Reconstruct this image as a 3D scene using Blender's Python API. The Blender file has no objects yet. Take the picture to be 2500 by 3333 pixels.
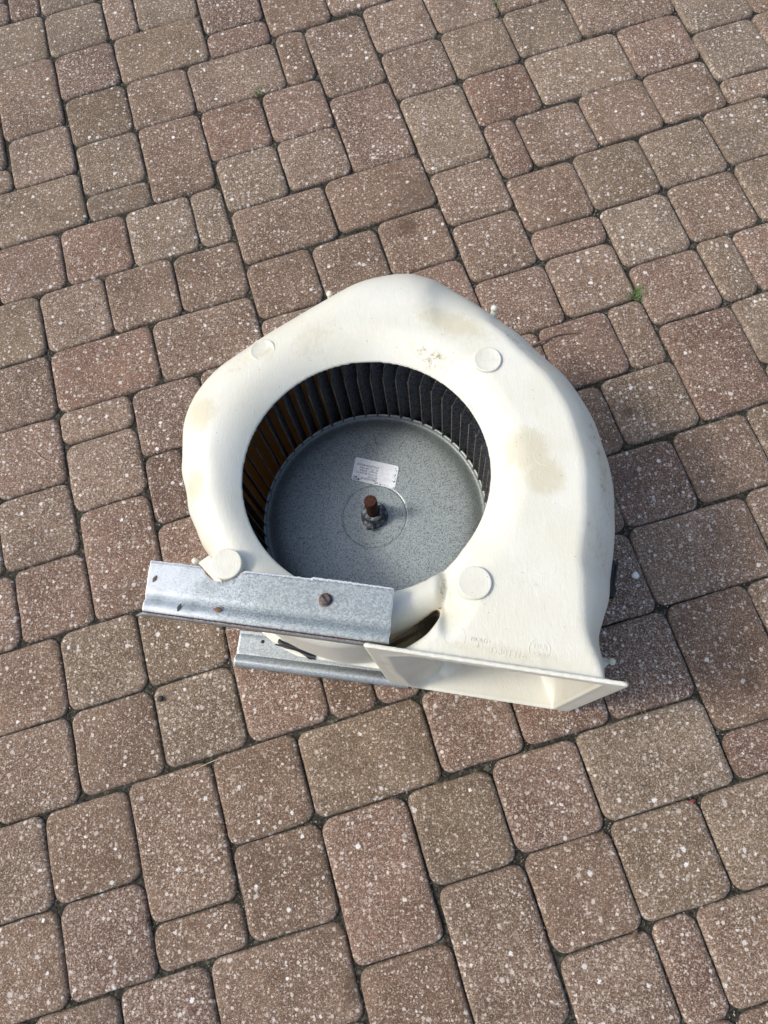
import bpy, bmesh, math, random
import numpy as np
from mathutils import Matrix, Vector, noise
import openvdb

random.seed(7)
np.random.seed(7)
SC = bpy.context.scene
COL = SC.collection

# ------------------------------------------------------------------ camera, sky, sun, exposure
cam_d = bpy.data.cameras.new('camera')
cam = bpy.data.objects.new('camera', cam_d)
COL.objects.link(cam)
cam_d.sensor_fit = 'VERTICAL'
cam_d.sensor_height = 36.0
cam_d.lens = 26.46
cam_d.clip_start = 0.02
cam_d.clip_end = 500
cam.matrix_world = Matrix(((0.99695407, 0.02463116, 0.07399919, 0.0),
                           (0.0, 0.94881876, -0.3158211, 0.0),
                           (-0.07799086, 0.31485913, 0.94592872, 1.2),
                           (0, 0, 0, 1)))
SC.camera = cam

SUN_EL = math.radians(50)
SUN_AZ = math.radians(186)          # direction towards the sun, counter-clockwise from +X
world = bpy.data.worlds.new('World')
SC.world = world
world.use_nodes = True
wn = world.node_tree
wn.nodes.clear()
sky = wn.nodes.new('ShaderNodeTexSky')
sky.sky_type = 'NISHITA'
sky.sun_disc = False
sky.sun_elevation = SUN_EL
sky.sun_rotation = math.radians(90) - SUN_AZ
sky.air_density = 1.0
sky.dust_density = 3.5
sky.ozone_density = 1.0
bg = wn.nodes.new('ShaderNodeBackground')
bg.inputs['Strength'].default_value = 0.15
wo = wn.nodes.new('ShaderNodeOutputWorld')
wn.links.new(sky.outputs[0], bg.inputs['Color'])
wn.links.new(bg.outputs[0], wo.inputs['Surface'])

sun_d = bpy.data.lights.new('sun', 'SUN')
sun_d.energy = 1.5
sun_d.angle = math.radians(11)
sun_d.color = (1.0, 0.955, 0.88)
sun = bpy.data.objects.new('sun', sun_d)
COL.objects.link(sun)
sv = Vector((math.cos(SUN_EL) * math.cos(SUN_AZ), math.cos(SUN_EL) * math.sin(SUN_AZ), math.sin(SUN_EL)))
sun.rotation_euler = sv.to_track_quat('Z', 'Y').to_euler()
sun.location = sv * 5

SC.view_settings.view_transform = 'Standard'
SC.view_settings.look = 'None'
SC.view_settings.gamma = 1.0
SC.view_settings.use_curve_mapping = False
SC.view_settings.exposure = 0.46

# ------------------------------------------------------------------ helpers
def link(name, me, mat=None, parent=None, smooth=True):
    o = bpy.data.objects.new(name, me)
    COL.objects.link(o)
    if mat is not None and me is not None:
        me.materials.append(mat)
    if parent is not None:
        o.parent = parent
    if me is not None and smooth:
        for p in me.polygons:
            p.use_smooth = True
    return o

def bm_obj(name, bm, mat=None, parent=None, smooth=True, angle=None):
    me = bpy.data.meshes.new(name)
    bmesh.ops.recalc_face_normals(bm, faces=bm.faces)
    if angle is not None:
        for e in bm.edges:
            if len(e.link_faces) == 2 and e.calc_face_angle(0) > math.radians(angle):
                e.smooth = False
    bm.to_mesh(me)
    bm.free()
    return link(name, me, mat, parent, smooth)

def tag(o, label=None, cat=None, group=None, kind=None):
    if label: o['label'] = label
    if cat: o['category'] = cat
    if group: o['group'] = group
    if kind: o['kind'] = kind
    return o

def lathe(bm, prof, c=(0, 0), n=64, close=False):
    """prof: list of (r, z); r=0 becomes a pole"""
    rings = []
    for r, z in prof:
        if r < 1e-6:
            rings.append([bm.verts.new((c[0], c[1], z))])
        else:
            rings.append([bm.verts.new((c[0] + r * math.cos(2 * math.pi * i / n), c[1] + r * math.sin(2 * math.pi * i / n), z)) for i in range(n)])
    prs = list(zip(rings, rings[1:]))
    if close:
        prs.append((rings[-1], rings[0]))
    for a, b in prs:
        for i in range(n):
            j = (i + 1) % n
            if len(a) == 1 and len(b) == 1:
                continue
            if len(a) == 1:
                bm.faces.new((a[0], b[i], b[j]))
            elif len(b) == 1:
                bm.faces.new((a[i], a[j], b[0]))
            else:
                bm.faces.new((a[i], a[j], b[j], b[i]))
    return rings

def tube(bm, pts, rads, n=8):
    rings = []
    for k, p in enumerate(pts):
        p = Vector(p)
        a = Vector(pts[max(k - 1, 0)]); b = Vector(pts[min(k + 1, len(pts) - 1)])
        t = (b - a).normalized()
        u = t.cross(Vector((0.13, 0.21, 0.97))).normalized()
        v = t.cross(u)
        rings.append([bm.verts.new(p + (u * math.cos(2 * math.pi * i / n) + v * math.sin(2 * math.pi * i / n)) * rads[k]) for i in range(n)])
    for a, b in zip(rings, rings[1:]):
        for i in range(n):
            j = (i + 1) % n
            bm.faces.new((a[i], a[j], b[j], b[i]))
    bm.faces.new(rings[0]); bm.faces.new(list(reversed(rings[-1])))

def text_mesh(body, size, height, place, conform=None, spacing=1.0):
    cu = bpy.data.curves.new('lettering', 'FONT')
    cu.body = body
    cu.size = size
    cu.extrude = height
    cu.resolution_u = 3
    cu.space_character = spacing
    o = bpy.data.objects.new('lettering', cu)
    COL.objects.link(o)
    dg = bpy.context.evaluated_depsgraph_get()
    me = bpy.data.meshes.new_from_object(o.evaluated_get(dg))
    bpy.data.objects.remove(o)
    me.transform(place)
    if conform:
        for v in me.vertices:
            v.co.z += conform(v.co.x, v.co.y)
    return me

def join_meshes(name, meshes, mat, parent):
    bm = bmesh.new()
    for m in meshes:
        bm.from_mesh(m)
    return bm_obj(name, bm, mat, parent, smooth=False)

class NT:
    def __init__(self, name):
        self.m = bpy.data.materials.new(name)
        self.m.use_nodes = True
        self.t = self.m.node_tree
        self.b = self.t.nodes['Principled BSDF']
        self.out = self.t.nodes['Material Output']
    def n(self, typ, **kw):
        nd = self.t.nodes.new(typ)
        for k, v in kw.items():
            setattr(nd, k, v)
        return nd
    def l(self, a, b):
        self.t.links.new(a, b)
    def inp(self, nd, key, v):
        if isinstance(v, bpy.types.NodeSocket):
            self.l(v, nd.inputs[key])
        else:
            nd.inputs[key].default_value = v
    def math(self, op, a, b=0.0, clamp=False):
        nd = self.n('ShaderNodeMath', operation=op, use_clamp=clamp)
        self.inp(nd, 0, a); self.inp(nd, 1, b)
        return nd.outputs[0]
    def mix(self, f, a, b, blend='MIX'):
        nd = self.n('ShaderNodeMix', data_type='RGBA', blend_type=blend)
        self.inp(nd, 0, f)
        for k, v in ((6, a), (7, b)):
            if isinstance(v, tuple) and len(v) == 3: v = (*v, 1)
            self.inp(nd, k, v)
        return nd.outputs[2]
    def ramp(self, f, lo, hi):
        nd = self.n('ShaderNodeMapRange', interpolation_type='SMOOTHSTEP')
        self.inp(nd, 0, f); nd.inputs[1].default_value = lo; nd.inputs[2].default_value = hi
        return nd.outputs[0]
    def noise(self, vec, scale, detail=3, rough=0.55, dist=0.0):
        nd = self.n('ShaderNodeTexNoise')
        self.inp(nd, 'Vector', vec)
        nd.inputs['Scale'].default_value = scale
        nd.inputs['Detail'].default_value = detail
        nd.inputs['Roughness'].default_value = rough
        nd.inputs['Distortion'].default_value = dist
        return nd
    def voro(self, vec, scale, rnd=1.0, feature='F1'):
        nd = self.n('ShaderNodeTexVoronoi', feature=feature)
        self.inp(nd, 'Vector', vec)
        nd.inputs['Scale'].default_value = scale
        nd.inputs['Randomness'].default_value = rnd
        return nd
    def bump(self, h, strength, dist, normal=None):
        nd = self.n('ShaderNodeBump')
        self.inp(nd, 'Height', h)
        nd.inputs['Strength'].default_value = strength
        nd.inputs['Distance'].default_value = dist
        if normal is not None: self.l(normal, nd.inputs['Normal'])
        return nd.outputs[0]
    def attr(self, name):
        return self.n('ShaderNodeAttribute', attribute_name=name).outputs['Fac']

# ------------------------------------------------------------------ materials
def mat_paver():
    s = NT('paver_concrete')
    geo = s.n('ShaderNodeNewGeometry')
    oi = s.n('ShaderNodeObjectInfo')
    ofs = s.n('ShaderNodeVectorMath', operation='SCALE')
    comb = s.n('ShaderNodeCombineXYZ')
    s.l(oi.outputs['Random'], comb.inputs[2])
    s.l(comb.outputs[0], ofs.inputs[0]); ofs.inputs['Scale'].default_value = 7.0
    add = s.n('ShaderNodeVectorMath', operation='ADD')
    s.l(geo.outputs['Position'], add.inputs[0]); s.l(ofs.outputs[0], add.inputs[1])
    P = add.outputs[0]
    # distorted coordinates give the chips ragged outlines
    nz = s.noise(P, 360, 2)
    sub = s.n('ShaderNodeVectorMath', operation='SUBTRACT'); s.l(nz.outputs['Color'], sub.inputs[0]); sub.inputs[1].default_value = (.5, .5, .5)
    sc = s.n('ShaderNodeVectorMath', operation='SCALE'); s.l(sub.outputs[0], sc.inputs[0]); sc.inputs['Scale'].default_value = 0.0062
    ad2 = s.n('ShaderNodeVectorMath', operation='ADD'); s.l(P, ad2.inputs[0]); s.l(sc.outputs[0], ad2.inputs[1])
    W = ad2.outputs[0]
    big = s.noise(P, 9, 3)
    mid = s.noise(P, 60, 4)
    fine = s.noise(P, 520, 3, 0.7)
    base = s.mix(1.0, oi.outputs['Color'], s.mix(s.ramp(big.outputs[0], .3, .7), (0.86, .86, .86), (1.13, 1.12, 1.1)), 'MULTIPLY')
    base = s.mix(1.0, base, s.mix(s.ramp(mid.outputs[0], .3, .7), (0.88, .88, .88), (1.12, 1.12, 1.12)), 'MULTIPLY')
    base = s.mix(1.0, base, s.mix(s.ramp(fine.outputs[0], .3, .72), (0.50, .49, .48), (1.5, 1.48, 1.46)), 'MULTIPLY')
    col = base
    masks = []
    dens = s.math('MULTIPLY_ADD', oi.outputs['Random'], .75); dens.node.inputs[2].default_value = .82
    dens = s.math('ADD', dens, s.math('MULTIPLY', s.math('SUBTRACT', big.outputs[0], .5), 1.3))
    for scale, frac, r0, r1, cols in (
            (700, .36, .15, .52, ((.36, .27, .20), (.58, .48, .38))),
            (400, .34, .10, .48, ((.33, .24, .18), (.64, .55, .46))),
            (225, .34, .06, .44, ((.30, .22, .165), (.66, .59, .50))),
            (120, .26, .04, .36, ((.32, .24, .19), (.74, .69, .62))),
            (60, .13, .03, .26, ((.44, .37, .31), (.88, .87, .84)))):
        v = s.voro(W, scale); v.voronoi_dimensions = '2D'
        sep = s.n('ShaderNodeSeparateColor'); s.l(v.outputs['Color'], sep.inputs[0])
        sel = s.math('LESS_THAN', sep.outputs[0], s.math('MULTIPLY', dens, frac * 1.08))
        rad = s.math('MULTIPLY_ADD', sep.outputs[1], r1 - r0); rad.node.inputs[2].default_value = r0
        ins = s.math('SUBTRACT', rad, v.outputs['Distance'])
        ins = s.math('MULTIPLY', ins, 14.0, clamp=True)
        m = s.math('MULTIPLY', ins, sel)
        masks.append(m)
        cc = s.mix(sep.outputs[2], cols[0], cols[1])
        col = s.mix(s.math('MULTIPLY', m, .82), col, cc)
    # dark pits
    v = s.voro(W, 330)
    sep = s.n('ShaderNodeSeparateColor'); s.l(v.outputs['Color'], sep.inputs[0])
    pit = s.math('MULTIPLY', s.math('LESS_THAN', sep.outputs[1], .18), s.math('LESS_THAN', v.outputs['Distance'], .26))
    col = s.mix(s.math('MULTIPLY', pit, .6), col, (.035, .028, .024))
    # a few larger brown stains, weather film
    st = s.noise(P, 3.1, 2)
    col = s.mix(s.math('MULTIPLY', s.ramp(st.outputs[0], .60, .74), .38), col, (.10, .075, .055))
    for sx_, sy_, sr_ in ((.3266, .5728, .020), (.4604, .1163, .026), (.474, .066, .016), (-.14, -.30, .03), (-.05, .98, .03)):
        dv = s.n('ShaderNodeVectorMath', operation='DISTANCE'); s.l(geo.outputs['Position'], dv.inputs[0]); dv.inputs[1].default_value = (sx_, sy_, 0)
        dd = s.math('ADD', dv.outputs['Value'], s.math('MULTIPLY', s.math('SUBTRACT', mid.outputs[0], .5), .03))
        col = s.mix(s.math('MULTIPLY', s.ramp(dd, sr_, sr_ * .3), .55), col, (.075, .045, .026))
    # moss and grime in the side faces and on the shoulders
    edge = s.attr('shoulder')
    g = s.noise(P, 140, 3)
    em = s.math('MULTIPLY', edge, s.ramp(g.outputs[0], .35, .75))
    col = s.mix(s.math('MULTIPLY', em, .45), col, (.34, .29, .24))
    s.l(col, s.b.inputs['Base Color'])
    s.b.inputs['Roughness'].default_value = .88
    s.b.inputs['Specular IOR Level'].default_value = .25
    h = s.math('ADD', s.math('MULTIPLY', fine.outputs[0], 1.0), s.math('MULTIPLY', masks[1], .5))
    h = s.math('SUBTRACT', h, pit)
    n1 = s.bump(h, 1.0, .0013)
    n2 = s.bump(mid.outputs[0], .5, .0025, n1)
    s.l(n2, s.b.inputs['Normal'])
    return s.m

def mat_simple(name, color, rough=.6, metal=0.0, nscale=200, namp=.25, bump=.0003, spec=.5, color2=None, thr=(.4, .6)):
    s = NT(name)
    g = s.n('ShaderNodeNewGeometry').outputs['Position']
    nz = s.noise(g, nscale, 4)
    lo = tuple(c * (1 - namp) for c in color); hi = tuple(c * (1 + namp) for c in color)
    c = s.mix(s.ramp(nz.outputs[0], .3, .7), lo, hi)
    if color2:
        n2 = s.noise(g, nscale * .35, 4)
        c = s.mix(s.ramp(n2.outputs[0], *thr), c, color2)
    s.l(c, s.b.inputs['Base Color'])
    s.b.inputs['Roughness'].default_value = rough
    s.b.inputs['Metallic'].default_value = metal
    s.b.inputs['Specular IOR Level'].default_value = spec
    s.l(s.bump(nz.outputs[0], 1.0, bump), s.b.inputs['Normal'])
    return s.m

def mat_plastic():
    s = NT('cream_plastic')
    g = s.n('ShaderNodeNewGeometry').outputs['Position']
    n1 = s.noise(g, 14, 4); n2 = s.noise(g, 90, 5, .65); n3 = s.noise(g, 420, 3, .7)
    base = s.mix(s.ramp(n1.outputs[0], .3, .7), (.70, .69, .575), (.745, .745, .65))
    base = s.mix(s.math('MULTIPLY', s.ramp(n2.outputs[0], .55, .8), .25), base, (.655, .63, .505))
    # tan stains
    st = s.math('ADD', s.attr('stain'), s.math('MULTIPLY', s.math('SUBTRACT', n2.outputs[0], .5), .9))
    st = s.math('MULTIPLY', s.ramp(st, .20, .88), .62)
    c = s.mix(st, base, (.55, .51, .34))
    # specks of dirt, dense where 'grime' is high
    v = s.voro(g, 520)
    sep = s.n('ShaderNodeSeparateColor'); s.l(v.outputs['Color'], sep.inputs[0])
    gr = s.attr('grime')
    cl = s.ramp(n2.outputs[0], .35, .75)
    nd = s.noise(g, 560, 5, .82)
    lvl = s.math('ADD', nd.outputs[0], s.math('MULTIPLY', s.math('MULTIPLY', gr, cl), .235))
    dot = s.ramp(lvl, .672, .720)
    dot = s.math('MAXIMUM', dot, s.math('MULTIPLY', s.math('LESS_THAN', sep.outputs[0], .0035), s.math('LESS_THAN', v.outputs['Distance'], .30)))
    c = s.mix(s.math('MULTIPLY', s.math('MULTIPLY', gr, cl), .22), c, (.42, .38, .28))
    c = s.mix(s.math('MULTIPLY', dot, .72), c, (.15, .13, .10))
    # black soot in the pocket behind the cut-off
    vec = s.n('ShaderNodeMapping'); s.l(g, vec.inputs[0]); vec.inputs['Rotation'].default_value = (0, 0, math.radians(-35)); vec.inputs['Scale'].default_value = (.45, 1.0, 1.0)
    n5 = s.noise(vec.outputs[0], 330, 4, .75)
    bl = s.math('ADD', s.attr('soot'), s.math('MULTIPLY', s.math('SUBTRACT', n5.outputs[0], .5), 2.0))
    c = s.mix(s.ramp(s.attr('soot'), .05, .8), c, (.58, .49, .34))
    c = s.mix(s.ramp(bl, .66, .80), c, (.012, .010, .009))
    # inside of the scroll: dirt, plus sun glow through the plastic painted as tan
    c = s.mix(s.attr('inside'), c, (.52, .36, .17))
    mp2 = s.n('ShaderNodeMapping'); s.l(g, mp2.inputs[0]); mp2.inputs['Rotation'].default_value = (0, 0, .5); mp2.inputs['Scale'].default_value = (1.0, .2, .6)
    n6 = s.noise(mp2.outputs[0], 240, 4, .75, .8)
    c = s.mix(s.math('MULTIPLY', s.ramp(n6.outputs[0], .56, .68), .28), c, (.86, .87, .84))
    c = s.mix(s.math('MULTIPLY', s.ramp(n6.outputs[0], .42, .30), .22), c, (.50, .47, .38))
    s.l(c, s.b.inputs['Base Color'])
    ro = s.mix(s.ramp(n2.outputs[0], .3, .7), (.36,) * 3, (.52,) * 3)
    s.l(ro, s.b.inputs['Roughness'])
    s.b.inputs['Specular IOR Level'].default_value = .45
    # scuffs: fine scratches
    mp = s.n('ShaderNodeMapping'); s.l(g, mp.inputs[0]); mp.inputs['Scale'].default_value = (1.0, .25, 1.0)
    n4 = s.noise(mp.outputs[0], 330, 3, .7, 1.2)
    hh = s.math('ADD', s.math('MULTIPLY', n2.outputs[0], .25), s.math('MULTIPLY', n4.outputs[0], .75))
    s.l(s.bump(hh, .5, .0011), s.b.inputs['Normal'])
    tr = s.n('ShaderNodeBsdfTranslucent'); tr.inputs['Color'].default_value = (.90, .64, .31, 1)
    mx = s.n('ShaderNodeMixShader'); mx.inputs[0].default_value = .09
    s.l(s.b.outputs[0], mx.inputs[1]); s.l(tr.outputs[0], mx.inputs[2]); s.l(mx.outputs[0], s.out.inputs[0])
    return s.m

def mat_galv(name, lo, hi, crust, scale=330, rough=.5, metal=.35, edge=True, darkdots=0.0):
    s = NT(name)
    g = s.n('ShaderNodeNewGeometry').outputs['Position']
    n1 = s.noise(g, scale, 4, .7); n2 = s.noise(g, 28, 3); v = s.voro(g, scale * .9)
    sep = s.n('ShaderNodeSeparateColor'); s.l(v.outputs['Color'], sep.inputs[0])
    f = s.math('ADD', s.math('MULTIPLY', sep.outputs[0], .45), s.math('MULTIPLY', n1.outputs[0], .6))
    c = s.mix(s.ramp(f, .25, .8), lo, hi)
    cf = s.math('MULTIPLY', s.ramp(s.math('ADD', n1.outputs[0], s.math('MULTIPLY', s.attr('crust'), .35)), .55, .75), crust)
    c = s.mix(s.math('MULTIPLY', cf, s.ramp(n2.outputs[0], .25, .6)), c, (.60, .65, .69))
    if darkdots:
        d = s.math('LESS_THAN', sep.outputs[1], darkdots)
        c = s.mix(s.math('MULTIPLY', d, .8), c, tuple(k * .38 for k in lo))
    if edge:
        e = s.attr('rim')
        ne = s.noise(g, 500, 2)
        c = s.mix(s.ramp(s.math('ADD', e, s.math('MULTIPLY', ne.outputs[0], .6)), .80, 1.0), c, (.86, .86, .84))
        rs = s.attr('rust')
        c = s.mix(s.ramp(s.math('ADD', rs, s.math('MULTIPLY', ne.outputs[0], .6)), .7, 1.1), c, (.13, .055, .03))
    c = s.mix(s.math('MULTIPLY', s.attr('dark_ring'), .62), c, (.10, .115, .105))
    s.l(c, s.b.inputs['Base Color'])
    s.b.inputs['Metallic'].default_value = metal
    s.b.inputs['Roughness'].default_value = rough
    s.l(s.bump(f, .5, .0004), s.b.inputs['Normal'])
    return s.m

M_PAVER = mat_paver()
M_SAND = mat_simple('joint_sand', (.035, .033, .026), .95, 0, 300, .6, .001, .1, (.13, .13, .10), (.52, .75))
M_PLAST = mat_plastic()
M_BOSS = M_PLAST
M_GALV = mat_galv('galvanised_steel', (.20, .232, .235), (.34, .385, .39), .6, 560)
M_GALV2 = mat_galv('dull_galvanised_steel', (.24, .27, .275), (.40, .44, .45), .2, 600, .38, .5)
M_DISC = mat_galv('speckled_zinc', (.27, .315, .31), (.44, .50, .495), .12, 1000, .42, .3, False, .17)
M_BLADE = mat_simple('dusty_blade_steel', (.105, .112, .120), .7, .2, 260, .6, .0012, .3, (.13, .135, .145), (.5, .8))
M_BEDGE = mat_simple('blade_edge', (.20, .17, .15), .6, .3, 300, .5, .0003, .4, (.12, .06, .03), (.5, .65))
M_GRIT = mat_simple('grit', (.22, .20, .165), .9, 0, 350, .6, .0002, .3, (.42, .40, .36), (.5, .6))
M_HUB = mat_simple('dark_zinc_hub', (.07, .085, .10), .6, .3, 500, .6, .0005, .4, (.30, .33, .35), (.5, .6))
M_RUST = mat_simple('rusty_shaft', (.060, .020, .012), .8, .1, 350, .6, .0009, .3, (.035, .02, .018), (.5, .7))
M_BLACK = mat_simple('black_spring_steel', (.022, .025, .03), .45, .4, 200, .4, .0003)
M_SCREW = mat_simple('rusty_screw', (.10, .095, .095), .5, .5, 500, .4, .0004, .5, (.17, .065, .03), (.50, .60))
M_LABEL = mat_simple('sticker_paper', (.86, .91, .93), .45, 0, 220, .08, .0001, .4, (.30, .29, .26), (.66, .72))
M_INK = mat_simple('ink', (.04, .045, .06), .6)
M_GRASS = mat_simple('grass_blade', (.10, .17, .045), .6, 0, 300, .35)
M_LEAF = mat_simple('dry_leaf', (.16, .095, .055), .8, 0, 400, .4)
M_GLEAF = mat_simple('green_leaf', (.05, .07, .04), .7, 0, 400, .4)
M_TWIG = mat_simple('root_bark', (.17, .105, .085), .85, 0, 300, .3)
M_WHITE = mat_simple('white_shell', (.72, .71, .68), .7, 0, 300, .08)
M_STRAW = mat_simple('straw', (.42, .32, .22), .8, 0, 300, .2)
M_DARK = mat_simple('dark_stone', (.02, .022, .02), .7, 0, 300, .3)
M_RED = mat_simple('red_scrap', (.20, .03, .03), .7, 0, 300, .3)

# ------------------------------------------------------------------ the ground
def sheet(name, size, z, mat, n=1):
    bm = bmesh.new()
    bmesh.ops.create_grid(bm, x_segments=n, y_segments=n, size=size)
    for v in bm.verts: v.co.z = z
    return bm_obj(name, bm, mat, None, False)

fp_ = NT('far_paving')
tc_ = fp_.n('ShaderNodeTexCoord')
br_ = fp_.n('ShaderNodeTexBrick')
fp_.l(tc_.outputs['Object'], br_.inputs['Vector'])
br_.inputs['Color1'].default_value = (.16, .105, .075, 1); br_.inputs['Color2'].default_value = (.19, .145, .105, 1); br_.inputs['Mortar'].default_value = (.03, .028, .022, 1)
br_.inputs['Scale'].default_value = 1.0; br_.inputs['Mortar Size'].default_value = .004; br_.inputs['Brick Width'].default_value = .13; br_.inputs['Row Height'].default_value = .13
nf_ = fp_.noise(tc_.outputs['Object'], 240, 3)
fp_.l(fp_.mix(1.0, br_.outputs['Color'], fp_.mix(fp_.ramp(nf_.outputs[0], .3, .7), (.75, .75, .75), (1.5, 1.45, 1.4)), 'MULTIPLY'), fp_.b.inputs['Base Color'])
fp_.b.inputs['Roughness'].default_value = .9
ground = sheet('ground', 150, -.0100, fp_.m)
ground.rotation_euler = (0, 0, .2862)
tag(ground, kind='structure')
paving = sheet('paving', 2.45, -.0085, M_SAND)
for v_ in paving.data.vertices: v_.co.x += .39; v_.co.y += .67
for v_ in paving.data.vertices: v_.co.x = min(max(v_.co.x, -1.60), 2.41); v_.co.y = min(max(v_.co.y, -1.30), 2.64)
tag(paving, kind='structure')
TH = 0.2862
paving.rotation_euler = (0, 0, TH)

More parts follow.
